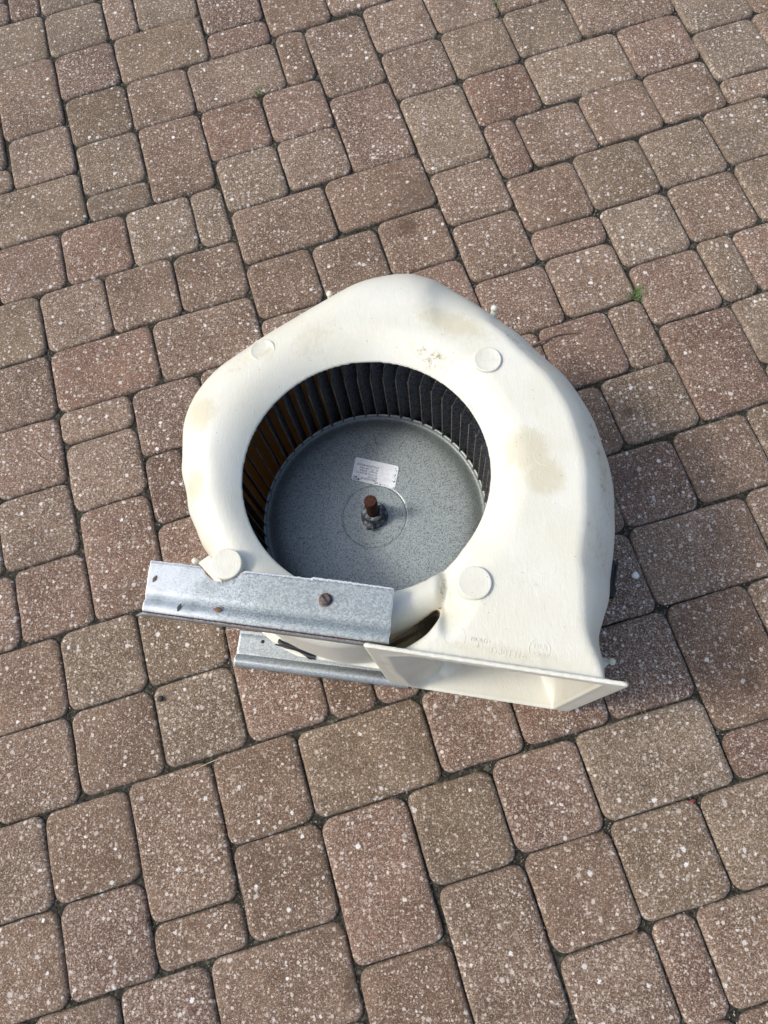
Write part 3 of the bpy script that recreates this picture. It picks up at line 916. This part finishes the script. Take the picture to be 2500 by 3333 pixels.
# flat round bosses on the top face
for (x, y, r, zt, dish) in ((-.2150, .4870, .0158, .3900, .0014), (.0615, .4595, .0166, .3935, .0010), (-.2400, .2115, .0176, .3985, .0), (.0358, .1857, .0184, .3945, .0004)):
    zb = .350
    bm = bmesh.new()
    lathe(bm, [(r + .0006, zb), (r + .0002, zt - .0012), (r - .0002, zt - .0003), (r - .001, zt), (r - .0022, zt - dish * .4), (r * .55, zt - dish), (0, zt - dish * .8)], (x, y), 48)
    o = bm_obj('boss', bm, M_BOSS, blower, angle=50)
    n = len(o.data.vertices)
    vattr(o.data, 'stain', [.34 if x < .1 and y > .3 else .12] * n); vattr(o.data, 'grime', [.5] * n)

# faint moulded circles, number, mould mark and round emblem, raised from the plate
emb = []
def ring_mesh(cx, cy, r, wd=.0006, hgt=.0005, n=48):
    bm = bmesh.new()
    for i in range(n):
        pass
    rings = []
    for rad, dz in ((r - wd, -.0006), (r - wd * .5, hgt), (r + wd * .5, hgt), (r + wd, -.0006)):
        ring = []
        for i in range(n):
            x = cx + rad * math.cos(2 * math.pi * i / n); y = cy + rad * math.sin(2 * math.pi * i / n)
            ring.append(bm.verts.new((x, y, float(top_z(x, y)) + dz)))
        rings.append(ring)
    for a, b in zip(rings, rings[1:]):
        for i in range(n):
            bm.faces.new((a[i], a[(i + 1) % n], b[(i + 1) % n], b[i]))
    m = bpy.data.meshes.new('ring'); bm.to_mesh(m); bm.free()
    return m
for (x, y, r) in ((.1213, .3334, .0115), (.1140, .2041, .0115), (.0125, .1275, .0115)):
    bmx = bmesh.new(); bmx.from_mesh(ring_mesh(x, y, r, .0004, .00025))
    o = bm_obj('moulded_circle', bmx, M_PLAST, blower)
tz = lambda x, y: float(top_z(x, y))
A0 = math.atan2(FD[1], FD[0]) - .02
def place(x, y, a=A0, z=0.0):
    return Matrix.Translation((x, y, z)) @ Matrix.Rotation(a, 4, 'Z')
ms = [text_mesh('MOLD', .0064, .0007, place(.0288, .1236), tz), text_mesh('2', .0058, .0007, place(.0345, .1168), tz)]
join_meshes('mould_mark', ms, M_PLAST, blower)
join_meshes('moulded_number', [text_mesh('D801316', .0096, .0006, place(.0490, .1098), tz, 1.08)], M_PLAST, blower)
ms = [ring_mesh(.1012, .1132,   .0110, .0006, .0004), text_mesh('HUI', .0080, .0005, place(.0945, .1148), tz, 1.1), text_mesh('CMN', .0068, .0005, place(.0935, .1068), tz, 1.05)]
join_meshes('moulded_emblem', ms, M_PLAST, blower)

# seam pins with ball ends
for bx, by, bz, ax, ay in ((.0776, .5644, .34, .076, .560), (-.1407, .5982, .34, -.140, .592), (-.3446, .2683, .20, -.308, .262), (.2165, .1231, .20, .178, .135)):
    bm = bmesh.new()
    if bz > .3:
        tube(bm, [(ax, ay, .196), (ax, ay, .28), ((ax + bx) / 2, (ay + by) / 2, .325), (bx, by, bz)], [.007, .006, .0046, .0034], 10)
        tube(bm, [(ax, ay - .012, .1985), (ax, ay - .06, .1985)], [.006, .006], 8)
    else:
        tube(bm, [(ax, ay, .190), ((ax + bx) / 2, (ay + by) / 2, .193), (bx, by, bz - .004), (bx, by, bz)], [.004, .0032, .0026, .0024], 10)
    bmesh.ops.create_uvsphere(bm, u_segments=14, v_segments=8, radius=.0046, matrix=Matrix.Translation((bx, by, bz)))
    bm_obj('pin', bm, M_PLAST, blower)
# gusset ear beside the lower left pin
bm = bmesh.new()
for pts in (((-.34, .266), (-.315, .283), (-.27, .262), (-.275, .225), (-.31, .235), (-.336, .262)),):
    top = [bm.verts.new((x, y, .199)) for x, y in pts]; bot = [bm.verts.new((x, y, .190)) for x, y in pts]
    bm.faces.new(top); bm.faces.new(bot[::-1])
    for i in range(len(pts)):
        j = (i + 1) % len(pts)
        bm.faces.new((top[i], top[j], bot[j], bot[i]))
bm_obj('seam_ear', bm, M_PLAST, blower, smooth=False)
bm = bmesh.new()
pts = ((.165, .13), (.2165, .1245), (.19, .10), (.168, .10))
top = [bm.verts.new((x, y, .197)) for x, y in pts]; bot = [bm.verts.new((x, y, .190)) for x, y in pts]
bm.faces.new(top); bm.faces.new(bot[::-1])
for i in range(4):
    j = (i + 1) % 4
    bm.faces.new((top[i], top[j], bot[j], bot[i]))
bm_obj('seam_ear', bm, M_PLAST, blower, smooth=False)

# black spring clips gripping the seam
def clip(p0, p1, out, dz=0.0):
    p0 = Vector((*p0, dz)); p1 = Vector((*p1, dz)); d = (p1 - p0); L = d.length; d.normalize(); o = Vector((*out, 0)).normalized()
    bm = bmesh.new()
    prof = [(-.002, .2035), (.0015, .2045), (.0050, .2040), (.0062, .2005), (.0062, .1915), (.0050, .1880), (.0015, .1875), (-.002, .189)]
    rows = []
    N = 14
    for k in range(N + 1):
        t = k / N
        wv = .0012 * math.sin(t * 9)
        sc = 1.0 if .12 < t < .88 else .75
        rows.append([bm.verts.new(p0 + d * (L * t) + o * (q * sc + wv) + Vector((0, 0, z))) for q, z in prof])
    for a, b in zip(rows, rows[1:]):
        for i in range(len(prof) - 1):
            bm.faces.new((a[i], a[i + 1], b[i + 1], b[i]))
    o_ = bm_obj('clip', bm, M_BLACK, blower, smooth=False)
    sol = o_.modifiers.new('thickness', 'SOLIDIFY'); sol.thickness = .0012
    bm = bmesh.new()
    tube(bm, [p0 - d * .002 + o * .007 + Vector((0, 0, .200)), p0 + d * .004 + o * .0065 + Vector((0, 0, .2055)), p0 + d * .022 + o * .0045 + Vector((0, 0, .2065)), p1 - d * .004 + o * .002 + Vector((0, 0, .2060))], [.0013, .0013, .0011, .0009], 6)
    w_ = bm_obj('wire', bm, M_BLACK, o_)
clip((-.2195, .1560), (-.1680, .1345), (-.35, -.93))
clip((.2035, .230), (.1985, .186), (1, -.12), .105)

# ------------------------------------------------------------------ fan wheel
wheel_bm = bmesh.new()
for zc_ in (.350,):
    lathe(wheel_bm, [(.1785, zc_ - .004), (.1825, zc_ - .004), (.1835, zc_), (.1825, zc_ + .004), (.178, zc_ + .004), (.177, zc_)], DC, 96, close=True)
wheel = bm_obj('fan_wheel', wheel_bm, M_BLADE, blower)
bm = bmesh.new()
lathe(bm, [(.0, .2012), (.0430, .2012), (.0445, .2012), (.0450, .2006), (.0460, .2006), (.0465, .2012), (.0480, .2012), (.10, .2006), (.124, .2000), (.134, .1992), (.142, .1976), (.1475, .1960), (.1515, .1955), (.1538, .1964), (.1552, .1986), (.1562, .1999), (.1580, .2000), (.1586, .1990), (.158, .1965), (.13, .1885), (.0, .1885)], DC, 160)
o = bm_obj('hub_plate', bm, M_DISC, wheel)
vattr(o.data, 'crust', [0.0] * len(o.data.vertices))
vattr(o.data, 'dark_ring', [float(sstep(.126, .146, rr_) * (1 - sstep(.1548, .1562, rr_))) for rr_ in [math.hypot(v.co.x - DC[0], v.co.y - DC[1]) for v in o.data.vertices]])  # groove near the plate rim toned darker
# blades
NB = 57
def blade_mesh():
    bm = bmesh.new()
    pts = [(.1546, 0.0)]
    a = 0.0
    N = 5
    for k in range(N):
        al = math.radians(-27 - 22 * (k + .5) / N)
        px, py = pts[-1]
        pts.append((px + math.cos(al) * .0285 / N, py + math.sin(al) * .0285 / N))
    zt = [.318, .338, .346, .349, .349, .349]
    zb = [.060, .045, .042, .040, .040, .040]
    cols = [[bm.verts.new((x, y, zb[i] + (zt[i] - zb[i]) * f)) for f in (0, .25, .5, .75, 1)] for i, (x, y) in enumerate(pts)]
    for a_, b_ in zip(cols, cols[1:]):
        for i in range(4):
            bm.faces.new((a_[i], b_[i], b_[i + 1], a_[i + 1]))
    # folded inner edge
    e = [bm.verts.new((v.co.x - .0004, v.co.y + .0012, v.co.z)) for v in cols[0]]
    for i in range(4):
        bm.faces.new((cols[0][i], cols[0][i + 1], e[i + 1], e[i]))
    m = bpy.data.meshes.new('blade')
    bm.to_mesh(m); bm.free()
    m.materials.append(M_BLADE); m.materials.append(M_BEDGE)
    for p in m.polygons[-4:]: p.material_index = 1
    return m
bme = blade_mesh()
b0 = bpy.data.objects.new('blade', bme); COL.objects.link(b0); b0.parent = wheel
b0.location = (DC[0], DC[1], 0)
sol = b0.modifiers.new('thickness', 'SOLIDIFY'); sol.thickness = .0007
for k in range(1, NB):
    b = b0.copy(); COL.objects.link(b); b.parent = wheel
    b.rotation_euler = (0, 0, 2 * math.pi * k / NB)
# hub collar and rusty shaft
bm = bmesh.new()
lathe(bm, [(.0190, .2025), (.0185, .2085), (.0155, .2105), (.0152, .2195), (.0142, .2215), (.0092, .2215), (.0092, .20)], DC, 40)
hub = bm_obj('hub', bm, M_HUB, wheel, angle=40)
bm = bmesh.new()
sx, sy = DC[0] - .004, DC[1] - .0165
tube(bm, [(sx, sy + .004, .213), (sx - .0005, sy - .004, .213)], [.0042, .0042], 12)
tube(bm, [(sx - .0005, sy - .004, .213), (sx - .0005, sy - .0065, .213)], [.0056, .0052], 6)
bm_obj('set_screw', bm, M_HUB, wheel, angle=40)
bm = bmesh.new()
lathe(bm, [(.0084, .19), (.0084, .245), (.0087, .247), (.0087, .2635), (.0078, .2660), (0, .2665)], DC, 28)
o = bm_obj('shaft', bm, M_RUST, blower, angle=40)
# motor lead fixing seen low at the left of the wheel
# ------------------------------------------------------------------ sticker on the hub plate
TLs = Vector((-.1189, .4180, 0)); TRs = Vector((-.0565, .4013, 0)); BLs = Vector((-.1251, .3837, 0))
ea = TRs - TLs; eb = BLs - TLs
bm = bmesh.new()
cs = []
for (a, b, a0) in ((1, 0, -90), (1, 1, 0), (0, 1, 90), (0, 0, 180)):
    for i in range(5):
        t = math.radians(a0 + 22.5 * i)
        ra, rb = .045, .08
        ca = a + (-ra if a else ra); cb = b + (-rb if b else rb)
        cs.append((ca + ra * math.cos(t), cb + rb * math.sin(t)))
top = [bm.verts.new(TLs + ea * a + eb * b + Vector((0, 0, .20215))) for a, b in cs]
bot = [bm.verts.new(v.co - Vector((0, 0, .0008))) for v in top]
bm.faces.new(top); bm.faces.new(bot[::-1])
for i in range(len(top)):
    j = (i + 1) % len(top)
    bm.faces.new((top[i], top[j], bot[j], bot[i]))
stk = bm_obj('sticker', bm, M_LABEL, blower, smooth=False)
ta = math.atan2(ea.y, ea.x) + math.pi
ms = []
for body_, a, b, sz, sp in (('D803476P35', .565, .80, .0044, 1.0), ('03-55291', .57, .70, .0040, .95), ('11-10 DD .50 CLW CC', .565, .585, .0040, .82), ('10-Aug-17   07:59:44', .565, .475, .0038, .85),
                         ('391  /4121  #05  MP-4', .57, .365, .0036, .85), ('5722207594405239', .575, .235, .0042, .98)):
    p = TLs + ea * a + eb * b
    ms.append(text_mesh(body_, sz, .00005, place(p.x, p.y, ta, .20225), None, sp))
join_meshes('sticker_print', ms, M_INK, stk)
rd = random.Random(3)
bm = bmesh.new()
for (a, b, sa, sb, n) in ((.07, .88, .07, .10, 26), (.7, .93, .16, .05, 22), (.95, .6, .03, .3, 18), (.16, .93, .05, .05, 10)):
    for _ in range(n):
        p = TLs + ea * min(.98, max(.01, a + rd.gauss(0, sa * .6))) + eb * min(.97, max(.02, b + rd.gauss(0, sb * .6)))
        r = rd.uniform(.0003, .0011)
        c = [bm.verts.new((p.x + r * rd.uniform(.5, 1.2) * math.cos(t), p.y + r * rd.uniform(.5, 1.2) * math.sin(t), .20225)) for t in (0, 1.2, 2.4, 3.7, 5)]
        bm.faces.new(c)
bm_obj('sticker_dirt', bm, M_RUST, stk, smooth=False)

# ------------------------------------------------------------------ brackets
def bracket(name, topline, botline, prof, mat, ncol=130, lip=None, seed=1, crust=1.0, rust=True):
    """topline/botline: polylines in xy; prof: (v, z) rows from the back edge to the front edge"""
    def at(line, t):
        ds = [0]
        for a, b in zip(line, line[1:]): ds.append(ds[-1] + math.dist(a, b))
        s = t * ds[-1]
        for i in range(len(line) - 1):
            if s <= ds[i + 1] or i == len(line) - 2:
                f = (s - ds[i]) / max(1e-9, ds[i + 1] - ds[i])
                return (line[i][0] + (line[i + 1][0] - line[i][0]) * f, line[i][1] + (line[i + 1][1] - line[i][1]) * f)
    rnd = random.Random(seed)
    bm = bmesh.new()
    l1 = bm.verts.layers.float.new('rim'); l2 = bm.verts.layers.float.new('crust'); l3 = bm.verts.layers.float.new('rust')
    back = np.array(at(topline, 0)); 
    # the back edge is sampled by x so that notches keep their place
    xs_ = np.linspace(topline[0][0], topline[-1][0], ncol)
    cols = []
    tl = np.array(topline)
    for i, x in enumerate(xs_):
        y = float(np.interp(x, tl[:, 0], tl[:, 1]))
        t = (x - xs_[0]) / (xs_[-1] - xs_[0])
        b = at(botline, t)
        j = rnd.uniform(-.0004, .0004)
        y += j
        y_line = topline[0][1] + (topline[-1][1] - topline[0][1]) * t
        col = []
        for v, z in prof:
            # below the notch rows follow the straight line, above it they follow the edge
            yb = b[1]; 
            f = v
            yr = y_line + (yb - y_line) * f
            if yr > y or v == 0: yr = y
            xr = x + (b[0] - x) * f
            jj = rnd.uniform(-.0004, .0004) if i in (0, ncol - 1) else 0
            vt = bm.verts.new((xr + jj, yr, z))
            ed = 1.0 if (i in (0, ncol - 1) or v == 0) else 0.0
            vt[l1] = ed
            vt[l2] = crust * max(0, 1 - t * 1.6)
            vt[l3] = 1.0 if (rust and v >= .995) else 0.0
            col.append(vt)
        cols.append(col)
    for a, b in zip(cols, cols[1:]):
        for k in range(len(prof) - 1):
            if (a[k].co - a[k + 1].co).length < 1e-6 and (b[k].co - b[k + 1].co).length < 1e-6: continue
            try: bm.faces.new((a[k], a[k + 1], b[k + 1], b[k]))
            except ValueError: pass
    bmesh.ops.remove_doubles(bm, verts=bm.verts, dist=1e-5)
    o = bm_obj(name, bm, mat, blower, angle=35)
    s_ = o.modifiers.new('thickness', 'SOLIDIFY'); s_.thickness = .0016; s_.offset = 0
    return o

zt = .3945
fp = [(0, zt), (.06, zt), (.16, zt), (.26, zt), (.36, zt), (.46, zt), (.56, zt), (.64, zt - .0003), (.70, zt - .0030), (.735, zt - .0046), (.77, zt - .0036), (.82, zt - .0012), (.88, zt - .0006), (.96, zt - .001), (1.0, zt - .0025)]
top_edge = [(-.3283, .2176), (-.3005, .2140), (-.2722, .2100), (-.2662, .2050), (-.2640, .2010), (-.2590, .1955), (-.2520, .1925), (-.2440, .1913), (-.2350, .1925), (-.2275, .1965), (-.2230, .2010), (-.2180, .2033), (-.2050, .2018), (-.1436, .1934), (-.1425, .1948), (-.1000, .1885), (-.0519, .1807)]
bot_edge = [(-.3330, .1596), (-.0581, .1196)]
br = bracket('upper_bracket', top_edge, bot_edge, fp, M_GALV, 180, seed=4)
# lip folded down from its front edge
bm = bmesh.new()
l1 = bm.verts.layers.float.new('rim'); l3 = bm.verts.layers.float.new('rust'); l2 = bm.verts.layers.float.new('crust')
rows = []
for i in range(60):
    t = i / 59
    x = -.3330 + (-.0835 + .3330) * t; y = .1596 + (.1232 - .1596) * t
    ext = -.0105 * max(0, 1 - t * 28)
    dpth = .0125 + .0035 * t
    row = []
    for k, (oy, dz) in enumerate(((-.0004, -.0015), (-.0013, -.006), (-.0016, -dpth))):
        v = bm.verts.new((x + ext * (k * .55), y + oy, zt + dz))
        v[l1] = 0; v[l3] = .62 if k == 0 else .12; v[l2] = 0
        row.append(v)
    rows.append(row)
for a, b in zip(rows, rows[1:]):
    for k in range(2):
        bm.faces.new((a[k], a[k + 1], b[k + 1], b[k]))
lip = bm_obj('lip', bm, M_GALV2, br)
s_ = lip.modifiers.new('thickness', 'SOLIDIFY'); s_.thickness = .0014
# screw
bm = bmesh.new()
scx, scy = -.1271, .1689
lathe(bm, [(.0078, zt + .0010), (.0074, zt + .0016), (.0064, zt + .0020), (.0062, zt + .0050), (.0054, zt + .0058), (0, zt + .0060)], (scx, scy), 6 * 4)
for v in bm.verts:
    r = math.hypot(v.co.x - scx, v.co.y - scy)
    if r > 1e-4 and v.co.z > zt + .0018:
        a = math.atan2(v.co.y - scy, v.co.x - scx)
        hexr = math.cos(math.pi / 6) / math.cos((a % (math.pi / 3)) - math.pi / 6)
        v.co.x = scx + (v.co.x - scx) * (.55 + .45 * hexr); v.co.y = scy + (v.co.y - scy) * (.55 + .45 * hexr)
scr = bm_obj('screw', bm, M_SCREW, br, angle=35)
bm = bmesh.new()
bmesh.ops.create_cube(bm, size=1, matrix=Matrix.Translation((scx, scy, zt + .0062)) @ Matrix.Rotation(math.radians(125), 4, 'Z') @ Matrix.Diagonal((  .0105, .0017, .0008, 1)))
bm_obj('slot', bm, M_BLACK, scr, smooth=False)

zl = .0045
fp2 = [(0, zl), (.2, zl), (.4, zl), (.55, zl), (.62, zl + .0004), (.66, zl + .0002), (.70, zl + .0035), (.76, zl + .0075), (.82, zl + .0095), (.88, zl + .0098), (.94, zl + .0080), (.985, zl + .0035), (1.0, zl - .001)]
bl = bracket('lower_bracket', [(-.3265, .2035), (-.0500, .1690)], [(-.3325, .1462), (-.056, .1091)], fp2, M_GALV2, 90, seed=8, crust=0, rust=False)
bm = bmesh.new()
lathe(bm, [(.0030, zl + .0008), (.0030, zl + .0014), (.0016, zl + .0020), (0, zl + .0020)], (-.2890, .1842), 16)
bm_obj('rivet', bm, M_BLACK, bl)

# ------------------------------------------------------------------ loose things
def grass(name, x, y, n, h, spread, label, seed):
    rnd = random.Random(seed)
    bm = bmesh.new()
    for _ in range(n):
        a = rnd.uniform(0, 6.28); L = h * rnd.uniform(.5, 1.1); lean = rnd.uniform(.3, 1.1)
        bx, by = x + rnd.gauss(0, spread), y + rnd.gauss(0, spread)
        w = .0009 * rnd.uniform(.7, 1.5)
        pv = None
        for k in range(4):
            t = k / 3
            r = L * lean * t ** 1.3; z = -.008 + L * (1 - .35 * lean * t) * t
            ww = w * (1 - t * .85)
            px, py = bx + r * math.cos(a), by + r * math.sin(a)
            nx_, ny_ = -math.sin(a) * ww, math.cos(a) * ww
            q = (bm.verts.new((px + nx_, py + ny_, z)), bm.verts.new((px, py, z + ww * .5)), bm.verts.new((px - nx_, py - ny_, z)))
            if pv:
                bm.faces.new((pv[0], pv[1], q[1], q[0])); bm.faces.new((pv[1], pv[2], q[2], q[1]))
            pv = q
    o = bm_obj(name, bm, M_GRASS)
    tag(o, label, 'grass')
    return o
grass('grass_tuft', .3645, .8039, 46, .024, .0058, 'small green grass tuft growing in the joint to the right of the blower', 1)
grass('grass_tuft', -.3581, 1.3410, 34, .020, .0045, 'tiny green grass tuft in a joint far behind the blower, upper left', 3)
grass('grass_tuft', .1516, 1.540, 26, .020, .004, 'tiny grass tuft cut by the top edge of the photo', 4)

def leaf(name, x, y, z, L, W, ang, mat, label, cat, curl=.3):
    bm = bmesh.new()
    rows = []
    for k in range(7):
        t = k / 6
        w = W / 2 * math.sin(math.pi * min(.97, max(.04, t))) ** .8
        row = []
        for s_ in (-1, 0, 1):
            px = (t - .5) * L; py = s_ * w
            pz = abs(s_) * w * curl + .0006 * math.sin(t * 5)
            row.append(bm.verts.new((px, py, pz)))
        rows.append(row)
    for a, b in zip(rows, rows[1:]):
        for i in range(2):
            bm.faces.new((a[i], a[i + 1], b[i + 1], b[i]))
    o = bm_obj(name, bm, mat)
    m = o.modifiers.new('thickness', 'SOLIDIFY'); m.thickness = .0004
    o.location = (x, y, z); o.rotation_euler = (.05, .02, ang)
    tag(o, label, cat)
    return o
leaf('dry_leaf', -.3215, .1963, zt + .0014, .0088, .0034, 1.1, M_LEAF, 'small curled brown leaf near the left end of the upper bracket', 'leaf')
leaf('green_leaf', -.2907, .1632, zt + .0006, .0095, .0036, 1.2, M_GLEAF, 'tiny dark green leaf in the groove of the upper bracket', 'leaf')
leaf('dry_leaf', -.2466, .1600, zt - .0002, .0100, .0060, -.1, M_LEAF, 'ragged dark brown leaf scrap in the bracket groove, right of the green leaf', 'leaf')
leaf('dry_leaf', .2543, -.2266, .0012, .016, .0065, .9, M_LEAF, 'brown leaf scrap in the joint near the bottom right of the paving', 'leaf')
leaf('red_scrap', .3564, -.0529, -.0030, .010, .005, .2, M_RED, 'dark red scrap wedged in a joint at the right, below the blower outlet', 'scrap')

def strand(name, pts, r0, r1, mat, label, cat):
    bm = bmesh.new()
    pp = catmull(pts, 5)
    n = len(pp)
    tube(bm, [tuple(p) for p in pp], [r0 + (r1 - r0) * i / (n - 1) for i in range(n)], 7)
    tag(bm_obj(name, bm, mat), label, cat)
strand('dry_root', [(.160, .700, .004), (.190, .712, .006), (.215, .7235, .005), (.2426, .7275, .0035), (.262, .726, .003)], .0024, .0007, M_TWIG, 'thin reddish brown root lying on the paver right of the blower top', 'root')
strand('straw_strand', [(-.722, .530, .0028), (-.715, .522, .004), (-.700, .512, .003), (-.680, .505, .0035), (-.672, .494, .003)], .0008, .0006, M_STRAW, 'pale curved dry stalk on a paver at the left edge', 'stalk')
strand('straw_strand', [(-.385, -.010, .003), (-.360, .001, .0045), (-.345, .006, .005), (-.330, .0045, .003)], .0007, .0005, M_STRAW, 'short straw fibre lying over a joint below the left end of the brackets', 'stalk')

def pebble(name, x, y, r, mat, label, cat, flat=.6, seed=1, z=.0):
    bm = bmesh.new()
    bmesh.ops.create_icosphere(bm, subdivisions=2, radius=r)
    for v in bm.verts:
        v.co *= 1 + .35 * noise.noise(v.co * (1.3 / r) + Vector((seed, 0, 0)))
        v.co.z *= flat
    o = bm_obj(name, bm, mat)
    o.location = (x, y, r * flat * .7 + z)
    tag(o, label, cat)
pebble('white_pebble', .2795 + .0286, .2829, .0058, M_WHITE, 'white shell pebble on the paver right of the blower housing', 'pebble', .6, 2)
pebble('dark_pebble', -.4507, .0966, .0052, M_DARK, 'small black chip on a paver left of the lower bracket', 'pebble', .5, 5)
